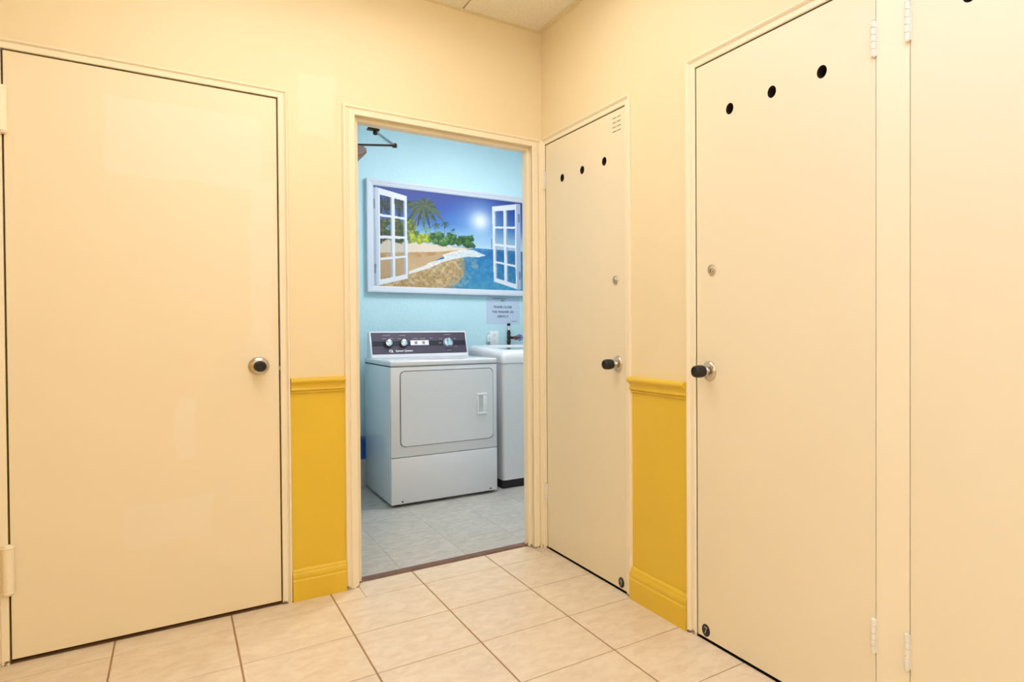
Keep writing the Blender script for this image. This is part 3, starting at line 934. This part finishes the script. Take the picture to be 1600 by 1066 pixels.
for x0, x1, t in ((-0.335, -0.285, 0.146), (-0.225, -0.185, 0.146), (-0.340, -0.315, 0.122), (-0.295, -0.270, 0.124), (-0.235, -0.215, 0.122), (-0.135, -0.100, 0.122), (-0.088, -0.050, 0.122), (-0.02, 0.0, 0.124),
                  (0.085, 0.132, 0.150), (0.045, 0.068, 0.118), (0.150, 0.168, 0.118), (0.152, 0.170, 0.058), (0.095, 0.122, 0.030), (0.040, 0.060, 0.086)):
    face_quad('scale_mark', x0, x1, t-0.0016, t+0.0016, 0.0024, 0.0030, 'silver', con)

# ------------------------------------------------------------------ washer
WX0, WX1, WY0, WY1 = 0.300, 0.985, 1.268, 1.95
was = tag(empty('washing_machine', ((WX0+WX1)/2, (WY0+WY1)/2, 0)), 'white top-loading washing machine on a black plinth beside the dryer', 'washer')
bm = bmesh.new(); box(bm, WX0+0.004, WX1-0.004, WY0+0.022, WY1-0.004, 0.0, 0.064); fin('plinth', bm, 'black', was)
bm = bmesh.new(); box(bm, WX0, WX1, WY0, WY1, 0.060, 0.868, 0, 0.024, 5, True); fin('cabinet', bm, 'enamel', was, True, 40)
# contoured top: rim rings lofted upwards, then down into the lid recess
def ring_pts(ins, z, r, zback=None, insf=None):
    pts = rrect(WX0+ins, WX1-ins, WY0+(ins if insf is None else insf), WY1-ins, r, 6)
    out = []
    for x, y in pts:
        t = (y-WY0)/(WY1-WY0)
        zz = z if zback is None else z+(zback-z)*min(1, max(0, t*1.15-0.05))
        out.append((x, y, zz))
    return out
bm = bmesh.new()
rings = [ring_pts(-0.003, 0.870, 0.026), ring_pts(-0.003, 0.905, 0.026, 0.945), ring_pts(0.004, 0.932, 0.028, 0.966), ring_pts(0.018, 0.951, 0.032, 0.978, 0.030),
         ring_pts(0.034, 0.957, 0.036, 0.982, 0.055), ring_pts(0.070, 0.960, 0.045, 0.981, 0.100), ring_pts(0.078, 0.954, 0.044, 0.972, 0.110), ring_pts(0.084, 0.945, 0.042, 0.962, 0.118)]
vr = [[bm.verts.new(p) for p in r] for r in rings]
n = len(vr[0])
for a, b in zip(vr, vr[1:]):
    for k in range(n): bm.faces.new((a[k], a[(k+1) % n], b[(k+1) % n], b[k]))
bm.faces.new(vr[-1]); bm.faces.new(vr[0][::-1])
top = fin('top_deck', bm, 'enamel', was, True, 50)
bm = bmesh.new()
a = ring_pts(0.090, 0.9475, 0.040, 0.9645, 0.124)
vs_ = [bm.verts.new(p) for p in a]; vt = [bm.verts.new((p[0], p[1], p[2]+0.006)) for p in a]
for k in range(n): bm.faces.new((vs_[k], vs_[(k+1) % n], vt[(k+1) % n], vt[k]))
bm.faces.new(vt); bm.faces.new(vs_[::-1])
fin('lid', bm, 'lidglass', was)
bm = bmesh.new(); box(bm, 0.50, 0.79, WY0+0.1245, WY0+0.134, 0.955, 0.9605, 0, 0.001, 1); fin('lid_grip', bm, 'bronze', was)

# ------------------------------------------------------------------ framed beach print
PX0, PX1, PZ0, PZ1 = -0.390, 0.838, 1.374, 2.188
pic = tag(empty('wall_picture', ((PX0+PX1)/2, LY1, PZ0)), 'white-framed beach print with painted open casement windows, above the dryer', 'picture')
fw = 0.047
outr = [(PX0, PZ0), (PX1, PZ0), (PX1, PZ1), (PX0, PZ1)]
prof = [(0.0, 0.0), (0.0, 0.036), (0.004, 0.040), (0.016, 0.040), (0.020, 0.037), (0.038, 0.034), (fw-0.002, 0.030), (fw, 0.027), (fw, 0.0)]
sg = [(1, 1), (-1, 1), (-1, -1), (1, -1)]
for i in range(4):
    j = (i+1) % 4
    bm = bmesh.new()
    ends = []
    for q in (i, j):
        ends.append([bm.verts.new((outr[q][0]+sg[q][0]*w, LY1-d, outr[q][1]+sg[q][1]*w)) for w, d in prof])
    m_ = len(prof)
    for k in range(m_): bm.faces.new((ends[0][k], ends[0][(k+1) % m_], ends[1][(k+1) % m_], ends[1][k]))
    bm.faces.new(ends[0]); bm.faces.new(ends[1][::-1])
    fin('frame_rail', bm, 'frame', pic)

# the print: a fine grid whose vertex colours are painted from simple shapes in the plane of the picture
NX, NZ = 340, 216
gx = np.linspace(PX0+fw-0.002, PX1-fw+0.002, NX)
gz = np.linspace(PZ0+fw-0.002, PZ1-fw+0.002, NZ)
GX, GZ = np.meshgrid(gx, gz)
PW, PHt = gx[-1]-gx[0], gz[-1]-gz[0]
U_ = (GX-gx[0])/PW; V_ = (GZ-gz[0])/PHt
IMG = np.zeros((NZ, NX, 3))
def C(cx, cy):
    """read-off position on the enlarged photograph of the print -> plane coordinates"""
    p = hit(560+cx/5.33, 270+cy/5.33, 1, LY1-0.026)
    return p.x, p.z
def paint(mask, col, a=1.0):
    global IMG
    al = (mask*a)[..., None]
    IMG = IMG*(1-al)+np.array(col)/255.0*al
def poly(pts, raw=False):
    P = pts if raw else [C(*p) for p in pts]
    inside = np.zeros(GX.shape, bool)
    n = len(P)
    for i in range(n):
        x1, z1 = P[i]; x2, z2 = P[(i+1) % n]
        cond = ((z1 > GZ) != (z2 > GZ))
        with np.errstate(divide='ignore', invalid='ignore'):
            xi = (x2-x1)*(GZ-z1)/(z2-z1+1e-12)+x1
        inside ^= cond & (GX < xi)
    return inside.astype(float)
def vnoise(scale, seed, oct=3):
    r = np.random.RandomState(seed)
    out = np.zeros(GX.shape); amp = 1.0; tot = 0
    for o_ in range(oct):
        n = 64
        tab = r.rand(n, n)
        x = GX*scale*(2**o_)+100; z = GZ*scale*(2**o_)+100
        xi = np.floor(x).astype(int); zi = np.floor(z).astype(int)
        fx = x-xi; fz = z-zi
        fx = fx*fx*(3-2*fx); fz = fz*fz*(3-2*fz)
        a = tab[zi % n, xi % n]; b = tab[zi % n, (xi+1) % n]; c = tab[(zi+1) % n, xi % n]; d = tab[(zi+1) % n, (xi+1) % n]
        out += amp*((a*(1-fx)+b*fx)*(1-fz)+(c*(1-fx)+d*fx)*fz); tot += amp; amp *= 0.55
    return out/tot
def grade(t, stops):
    t = np.clip(t, 0, 1)
    ps = [s[0] for s in stops]
    return np.stack([np.interp(t, ps, [s[1][k] for s in stops]) for k in range(3)], -1)/255.0
HZ = C(1000, 630)[1]                                  # horizon height
sx, sz = C(1015, 405)
# sky with the printed sun
t = (GZ-HZ)/(gz[-1]-HZ)
IMG = grade(t, [(0, (196, 222, 238)), (0.2, (140, 192, 232)), (0.42, (56, 116, 200)), (0.72, (28, 72, 170)), (1, (22, 50, 140))])
d = np.hypot(GX-sx, (GZ-sz))
paint(np.exp(-(d/0.20)**2), (180, 215, 244), 0.6)
paint(np.exp(-(d/0.070)**2), (250, 253, 255), 0.95)
n1, n2, n3 = vnoise(9, 3), vnoise(40, 4), vnoise(90, 5)
# sea
sea = (GZ < HZ).astype(float)
ts = (HZ-GZ)/(HZ-gz[0])
seac = grade(ts, [(0, (60, 130, 190)), (0.1, (32, 112, 176)), (0.5, (44, 132, 190)), (1, (70, 150, 190))])
IMG = IMG*(1-sea[..., None])+seac*sea[..., None]
streak = vnoise(14, 8)
rip = np.sin((GZ*330+n1*14+GX*18))*0.5+0.5
paint(sea*np.clip((n2-0.45)*2.2, 0, 1)*(0.5+0.5*rip), (120, 190, 225), 0.55)
paint(sea*np.clip((0.45-n2)*2.2, 0, 1)*(1-rip), (14, 84, 150), 0.5)
# beach: everything left of the shore line
dry_sand = poly([(150, 545), (420, 570), (640, 600), (860, 625), (960, 632), (830, 645), (640, 660), (150, 665)])
wet = poly([(150, 630), (640, 640), (860, 628), (860, 655), (720, 690), (570, 770), (420, 835), (150, 960)])
shal = poly([(150, 1000), (150, 880), (420, 835), (570, 770), (700, 735), (870, 700), (890, 760), (880, 860), (820, 930), (700, 1000)])
paint(wet, (208, 172, 128))
paint(wet*np.clip((n1-0.35)*1.6, 0, 1), (226, 196, 156), 0.7)
wt_band = poly([(150, 636), (640, 640), (860, 630), (830, 662), (640, 690), (430, 715), (150, 720)])
paint(wt_band*np.clip((vnoise(16, 21)-0.3)*2, 0, 1), (186, 128, 62), 0.75)
paint(dry_sand, (236, 220, 200))
paint(shal, (192, 156, 104))
paint(shal*np.clip((n2-0.42)*3.2, 0, 1), (224, 200, 160), 0.8)
paint(shal*np.clip((0.48-n3)*3.5, 0, 1), (120, 92, 52), 0.6)
edge = poly([(820, 700), (960, 700), (1000, 780), (920, 900), (860, 990), (640, 1000), (760, 930), (850, 840)])
paint(edge*np.clip((n2-0.40)*3.0, 0, 1), (150, 170, 165), 0.75)
paint(edge*np.clip((0.5-n2)*2.0, 0, 1), (66, 140, 180), 0.9)
foam = poly([(700, 685), (760, 665), (870, 638), (960, 645), (1060, 690), (1000, 705), (900, 700), (800, 718), (700, 745), (600, 790), (500, 822), (420, 845), (420, 822), (560, 770), (580, 752), (640, 735), (720, 715)])
paint(foam*(0.82+0.18*np.clip((n3-0.3)*2.4, 0, 1)), (246, 244, 240), 1.0)
# shrubs and trees
r = np.random.RandomState(5)
def clump(x0, x1, y0, y1, n, rad, dark, light, seed):
    r = np.random.RandomState(seed)
    for k in range(n):
        cx, cy = r.uniform(x0, x1), r.uniform(y0, y1)
        px, pz = C(cx, cy); rr = r.uniform(0.6, 1.2)*rad
        m_ = np.clip((rr-np.hypot(GX-px, GZ-pz)-(n3-0.5)*rr*1.2)/(0.25*rr), 0, 1)
        paint(m_, dark, 0.85)
        m2 = np.clip((rr*0.75-np.hypot(GX-px+rr*0.15, GZ-pz-rr*0.3)-(n2-0.4)*rr*1.6)/(0.3*rr), 0, 1)
        paint(m2, light, 0.8)
clump(150, 420, 400, 560, 60, 0.030, (52, 72, 30), (128, 140, 46), 1)
clump(150, 420, 500, 565, 30, 0.024, (40, 56, 24), (70, 92, 36), 2)
clump(400, 475, 400, 560, 20, 0.030, (86, 110, 36), (160, 172, 60), 3)
clump(430, 610, 520, 575, 40, 0.020, (140, 160, 20), (204, 210, 70), 4)
clump(610, 800, 520, 590, 46, 0.026, (36, 84, 34), (98, 150, 62), 5)
clump(640, 730, 555, 590, 12, 0.016, (70, 120, 50), (150, 196, 110), 6)
clump(820, 950, 540, 610, 50, 0.023, (26, 72, 32), (78, 136, 52), 7)
def palm(cx, cy, L, n, col, light, seed, trunk=None, droop=0.5):
    r = np.random.RandomState(seed)
    px, pz = C(cx, cy)
    if trunk:
        tx, tz = C(*trunk)
        w = L*0.045
        P = [(px-w*0.6, pz), (px+w*0.6, pz), (tx+w, tz), (tx-w, tz)]
        paint(poly(P, True), (104, 84, 62), 0.9)
    for k in range(n):
        a = 2*math.pi*(k+r.uniform(-.3, .3))/n
        l = L*r.uniform(0.75, 1.1)
        prev = None
        pts = []
        for s in np.linspace(0, 1, 9):
            x = px+math.cos(a)*l*s
            z = pz+math.sin(a)*l*0.85*s-droop*l*s*s*0.6
            pts.append((x, z))
        up, dn = [], []
        for i_, (x, z) in enumerate(pts):
            s = i_/8
            w = l*0.16*math.sin(math.pi*min(1, s*0.9+0.08))*(0.7+0.6*r.rand())
            nx_, nz_ = -math.sin(a), math.cos(a)
            up.append((x+nx_*w*0.5, z+nz_*w*0.5-w*0.2)); dn.append((x-nx_*w*0.7, z-nz_*w*0.7-w*0.3))
        m_ = poly(up+dn[::-1], True)
        paint(m_*np.clip((n3-0.22)*4, 0, 1), col if k % 2 else light, 0.95)
palm(200, 250, 0.12, 11, (30, 40, 24), (46, 58, 30), 31, (205, 560))
palm(335, 250, 0.13, 12, (28, 42, 30), (52, 70, 40), 32, (325, 560))
palm(548, 268, 0.150, 19, (42, 66, 40), (78, 98, 54), 33, (440, 480), 0.75)
palm(560, 465, 0.040, 9, (96, 140, 60), (130, 170, 80), 34, (562, 540))
palm(645, 430, 0.042, 10, (44, 78, 48), (66, 104, 62), 35, (640, 530))
palm(724, 422, 0.042, 10, (34, 66, 44), (54, 92, 56), 36, (716, 520))
palm(790, 474, 0.024, 8, (34, 60, 44), (50, 80, 54), 37, (788, 520))
# printed casements: solid stiles and bars with the scene left showing in the panes
def casement(q, cols, rows, bw, shade, side):
    """q: top-left, top-right, bottom-right, bottom-left of the sash on the enlarged photograph"""
    P = [np.array(C(*p)) for p in q]
    def at(u, v):
        a = P[0]*(1-u)+P[1]*u; b = P[3]*(1-u)+P[2]*u
        return tuple(a*(1-v)+b*v)
    keep = IMG.copy()
    paint(poly([tuple(p) for p in P], True), (236, 240, 248))
    for c in range(cols):
        for rr in range(rows):
            u0, u1 = cols_[c]; v0, v1 = rows_[rr]
            hole = poly([at(u0, v0), at(u1, v0), at(u1, v1), at(u0, v1)], True)
            rev = poly([at(u1-0.055, v0), at(u1, v0), at(u1, v1), at(u1-0.055, v1)], True) if side > 0 else poly([at(u0, v0), at(u0+0.055, v0), at(u0+0.055, v1), at(u0, v1)], True)
            globals()['IMG'] = IMG*(1-hole[..., None])+keep*0.92*hole[..., None]
            paint(rev, (168, 182, 206), 0.9)
cols_ = [(0.06, 0.47), (0.56, 0.93)]
rows_ = [(0.065, 0.265), (0.290, 0.490), (0.520, 0.720), (0.745, 0.945)]
paint(poly([(118, 118), (172, 125), (178, 938), (130, 942)]), (176, 188, 206))
paint(poly([(140, 118), (172, 125), (178, 938), (152, 942)]), (206, 216, 232))
casement([(165, 124), (402, 195), (412, 880), (172, 936)], 2, 4, 0, 0, 1)
cols_ = [(0.09, 0.46), (0.56, 0.95)]
paint(poly([(1308, 258), (1348, 262), (1352, 972), (1316, 972)]), (170, 186, 212))
casement([(1113, 282), (1312, 262), (1320, 970), (1128, 906)], 2, 4, 0, 0, -1)
for p in ([(122, 215), (136, 215), (138, 298), (124, 298)], [(132, 760), (148, 760), (148, 838), (134, 838)], [(1328, 345), (1342, 345), (1342, 415), (1330, 415)], [(1338, 822), (1350, 822), (1350, 890), (1338, 890)],
          [(412, 505), (424, 505), (426, 592), (416, 592)], [(1104, 550), (1112, 550), (1114, 632), (1106, 632)]):
    paint(poly(p), (96, 108, 128), 0.8)
me = bpy.data.meshes.new('beach_print')
verts = np.stack([GX.ravel(), np.full(GX.size, LY1-0.026), GZ.ravel()], -1)
ii = (np.arange(NZ-1)[:, None]*NX+np.arange(NX-1)[None, :]).ravel()
faces = np.stack([ii, ii+1, ii+NX+1, ii+NX], -1)
me.from_pydata(verts.tolist(), [], faces.tolist())
ca = me.color_attributes.new('print', 'FLOAT_COLOR', 'POINT')
srgb = np.clip(IMG.reshape(-1, 3)*0.92, 0, 1)
linr = np.where(srgb <= 0.04045, srgb/12.92, ((srgb+0.055)/1.055)**2.4)
ca.data.foreach_set('color', np.concatenate([linr, np.ones((linr.shape[0], 1))], 1).astype('f').ravel())
pm = bpy.data.materials.new('printed_canvas'); pm.use_nodes = True
at_ = pm.node_tree.nodes.new('ShaderNodeAttribute'); at_.attribute_name = 'print'
pb = pm.node_tree.nodes['Principled BSDF']; pb.inputs['Roughness'].default_value = 0.5
pm.node_tree.links.new(at_.outputs['Color'], pb.inputs['Base Color'])
me.materials.append(pm)
pr_ = link('beach_print', me, pic)
pr_['label'] = 'printed tropical beach with palms and sea between open casements'
bm = bmesh.new(); box(bm, PX0+fw-0.003, PX1-fw+0.003, LY1-0.0255, LY1-0.001, PZ0+fw-0.003, PZ1-fw+0.003); fin('backing_board', bm, 'frame', pic)

# ------------------------------------------------------------------ sign, outlet, plug, supply valves
SX0, SX1, SZ0, SZ1 = 0.490, 0.768, 1.146, 1.364
bm = bmesh.new(); box(bm, SX0, SX1, LY1-0.0014, LY1-0.0002, SZ0, SZ1)
sign = tag(fin('paper_sign', bm, 'paper'), 'pale paper notice taped to the blue wall, asking to close the washer lid gently', 'sign')
cx = (SX0+SX1)/2-0.003
for s, z, w in (('PLEASE CLOSE', 1.284, 0.150), ('THE WASHER LID', 1.245, 0.184), ('GENTLY!', 1.208, 0.092)):
    text('lettering', s, 0.0245, (cx, LY1-0.0019, z), (1, 0, 0), (0, 0, 1), 'ink', sign, 0.0002, bold=0.0006, width=w)
for x0, x1, z in ((cx-0.085, cx+0.03, 1.352), (cx-0.022, cx+0.018, 1.334), (cx-0.010, cx+0.006, 1.340), (0.697, 0.744, 1.170)):
    bm = bmesh.new(); box(bm, x0, x1, LY1-0.0019, LY1-0.0015, z-0.0018, z+0.0018); fin('fine_print', bm, 'ink', sign)

out = tag(empty('wall_outlet', (0.551, LY1, 0.990)), 'white duplex wall outlet above the washer', 'outlet')
bm = bmesh.new(); box(bm, 0.516, 0.586, LY1-0.006, LY1-0.0005, 0.978, 1.092, 0, 0.002, 2); fin('cover_plate', bm, 'plastic', out, True, 40)
for z in (1.058, 1.012):
    bm = bmesh.new(); prism(bm, [(x, LY1-0.0085, zz) for x, zz in rrect(0.535, 0.567, z-0.0145, z+0.0145, 0.008, 4)], (0, 0.003, 0)); f = fin('receptacle', bm, 'plastic', out)
    for x, hh in ((0.545, 0.0045), (0.557, 0.0055)):
        bm = bmesh.new(); box(bm, x-0.0013, x+0.0013, LY1-0.0089, LY1-0.0084, z+0.002-hh, z+0.002+hh); fin('slot', bm, 'black', f)
    bm = bmesh.new(); lathe(bm, (0.551, LY1-0.0084, z-0.009), (0, -1, 0), [(0.0026, 0), (0.0026, 0.0005)], 12); fin('slot', bm, 'black', f)
bm = bmesh.new(); box(bm, 0.484, 0.514, LY1-0.034, LY1-0.002, 1.004, 1.066, 0, 0.004, 2)
pl = tag(fin('switch_box', bm, 'plastic', None, True, 40), 'small white plastic box on the blue wall beside the outlet', 'switch')
bm = bmesh.new(); box(bm, 0.490, 0.508, LY1-0.030, LY1-0.008, 1.0655, 1.070, 0, 0.001, 1); fin('dark_cap', bm, 'closer', pl)
bm = bmesh.new(); box(bm, 0.494, 0.504, LY1-0.0365, LY1-0.0335, 1.020, 1.046, 0, 0.001, 1); fin('rocker', bm, 'greyplastic', pl)

vy = LY1-0.045
val = tag(empty('supply_valves', (0.657, vy, 0.99)), 'dark water supply pipe with red and blue valve wheels behind the washer', 'valve')
bm = bmesh.new(); lathe(bm, (0.657, vy, 0.90), (0, 0, 1), [(0.013, 0), (0.013, 0.155), (0.011, 0.165), (0.011, 0.235)], 20); fin('pipe', bm, 'bronze', val, True, 35)
bm = bmesh.new(); lathe(bm, (0.657, vy, 1.098), (0, 0, 1), [(0.0125, 0), (0.0125, 0.034)], 20); fin('label_sleeve', bm, 'greyplastic', val, True, 35)
bm = bmesh.new(); lathe(bm, (0.657, vy, 1.134), (0, 0, 1), [(0.0125, 0), (0.0135, 0.004), (0.0135, 0.014), (0.010, 0.019), (0, 0.020)], 20); fin('pipe_cap', bm, 'black', val, True, 35)
for z in (1.000, 1.042, 1.066):
    bm = bmesh.new(); lathe(bm, (0.657, vy, z), (0, 0, 1), [(0.0150, 0), (0.0165, 0.003), (0.0165, 0.010), (0.0150, 0.013)], 8); fin('coupling', bm, 'bronze', val)
bm = bmesh.new(); tube(bm, [(0.657, vy, 1.036), (0.690, vy-0.004, 1.036), (0.725, vy-0.010, 1.034)], 0.011, 14); fin('branch_pipe', bm, 'bronze', val, True, 35)
def wheel(c, N, R, m, nm):
    bm = bmesh.new()
    X, Y, Nn = basis(N)
    for k in range(8):
        a = 2*math.pi*k/8
        p = Vector(c)+X*(R*0.80*math.cos(a))+Y*(R*0.80*math.sin(a))
        lathe(bm, p-Nn*0.004, Nn, [(R*0.20, 0), (R*0.26, 0.003), (R*0.20, 0.008)], 10)
        tube(bm, [Vector(c), p], 0.003, 6)
    lathe(bm, Vector(c)-Nn*0.006, Nn, [(R*0.35, 0), (R*0.35, 0.012), (R*0.2, 0.015)], 12)
    return fin(nm, bm, m, val, True, 40)
wheel((0.700, vy-0.040, 1.034), (-0.2, -1, 0.1), 0.019, 'red', 'hot_wheel')['label'] = 'dark red valve wheel'
wheel((0.736, vy-0.030, 1.038), (-0.2, -1, 0.1), 0.026, 'bluehandle', 'cold_wheel')['label'] = 'blue valve wheel'
bm = bmesh.new(); tube(bm, [(0.700, vy, 1.034), (0.700, vy-0.036, 1.034)], 0.006, 10); fin('valve_stem', bm, 'bronze', val, True, 35)
bm = bmesh.new(); tube(bm, [(0.736, vy, 1.036), (0.736, vy-0.026, 1.038)], 0.006, 10); fin('valve_stem', bm, 'bronze', val, True, 35)

# ------------------------------------------------------------------ bins between the dryer and the left laundry wall
def tote(name, x0, x1, y0, y1, z0, z1, m, label, tp=0.02):
    t = tag(empty(name, ((x0+x1)/2, (y0+y1)/2, z0)), label, 'bin')
    bm = bmesh.new()
    def rg(i, z, r=0.03): return [bm.verts.new((x, y, z)) for x, y in rrect(x0+i, x1-i, y0+i, y1-i, r, 5)]
    a, b = rg(tp, z0, 0.025), rg(0.010, z1-0.026)
    c = rg(0.010+0.004, z1-0.026)
    n = len(a)
    for p, q in ((a, b),):
        for k in range(n): bm.faces.new((p[k], p[(k+1) % n], q[(k+1) % n], q[k]))
    bm.faces.new(a[::-1]); bm.faces.new(b); bmesh.ops.delete(bm, geom=c, context='VERTS')
    fin('tub', bm, m, t, True, 40)
    bm = bmesh.new()
    pts = rrect(x0, x1, y0, y1, 0.035, 5)
    prism(bm, [(x, y, z1-0.025) for x, y in pts], (0, 0, 0.025))
    es = [e for e in bm.edges if all(abs(v.co.z-z1) < 1e-5 for v in e.verts)]
    bmesh.ops.bevel(bm, geom=es, offset=0.008, segments=2, affect='EDGES')
    fin('lid', bm, m if name != 'blue_bin' else 'bluetote', t, True, 40)
    for y in (y0-0.006, y1):
        bm = bmesh.new(); box(bm, (x0+x1)/2-0.05, (x0+x1)/2+0.05, y, y+0.006, z1-0.05, z1-0.008, 0, 0.002, 1); fin('latch', bm, m, t)
tote('clear_bin', -0.700, -0.385, 1.925, 2.045, 0.0, 0.200, 'greytote', 'cloudy grey plastic bin on the floor left of the dryer')
tote('blue_bin', -0.690, -0.390, 1.922, 2.040, 0.2005, 0.345, 'bluetote', 'blue plastic bin stacked on the grey bin left of the dryer', 0.012)
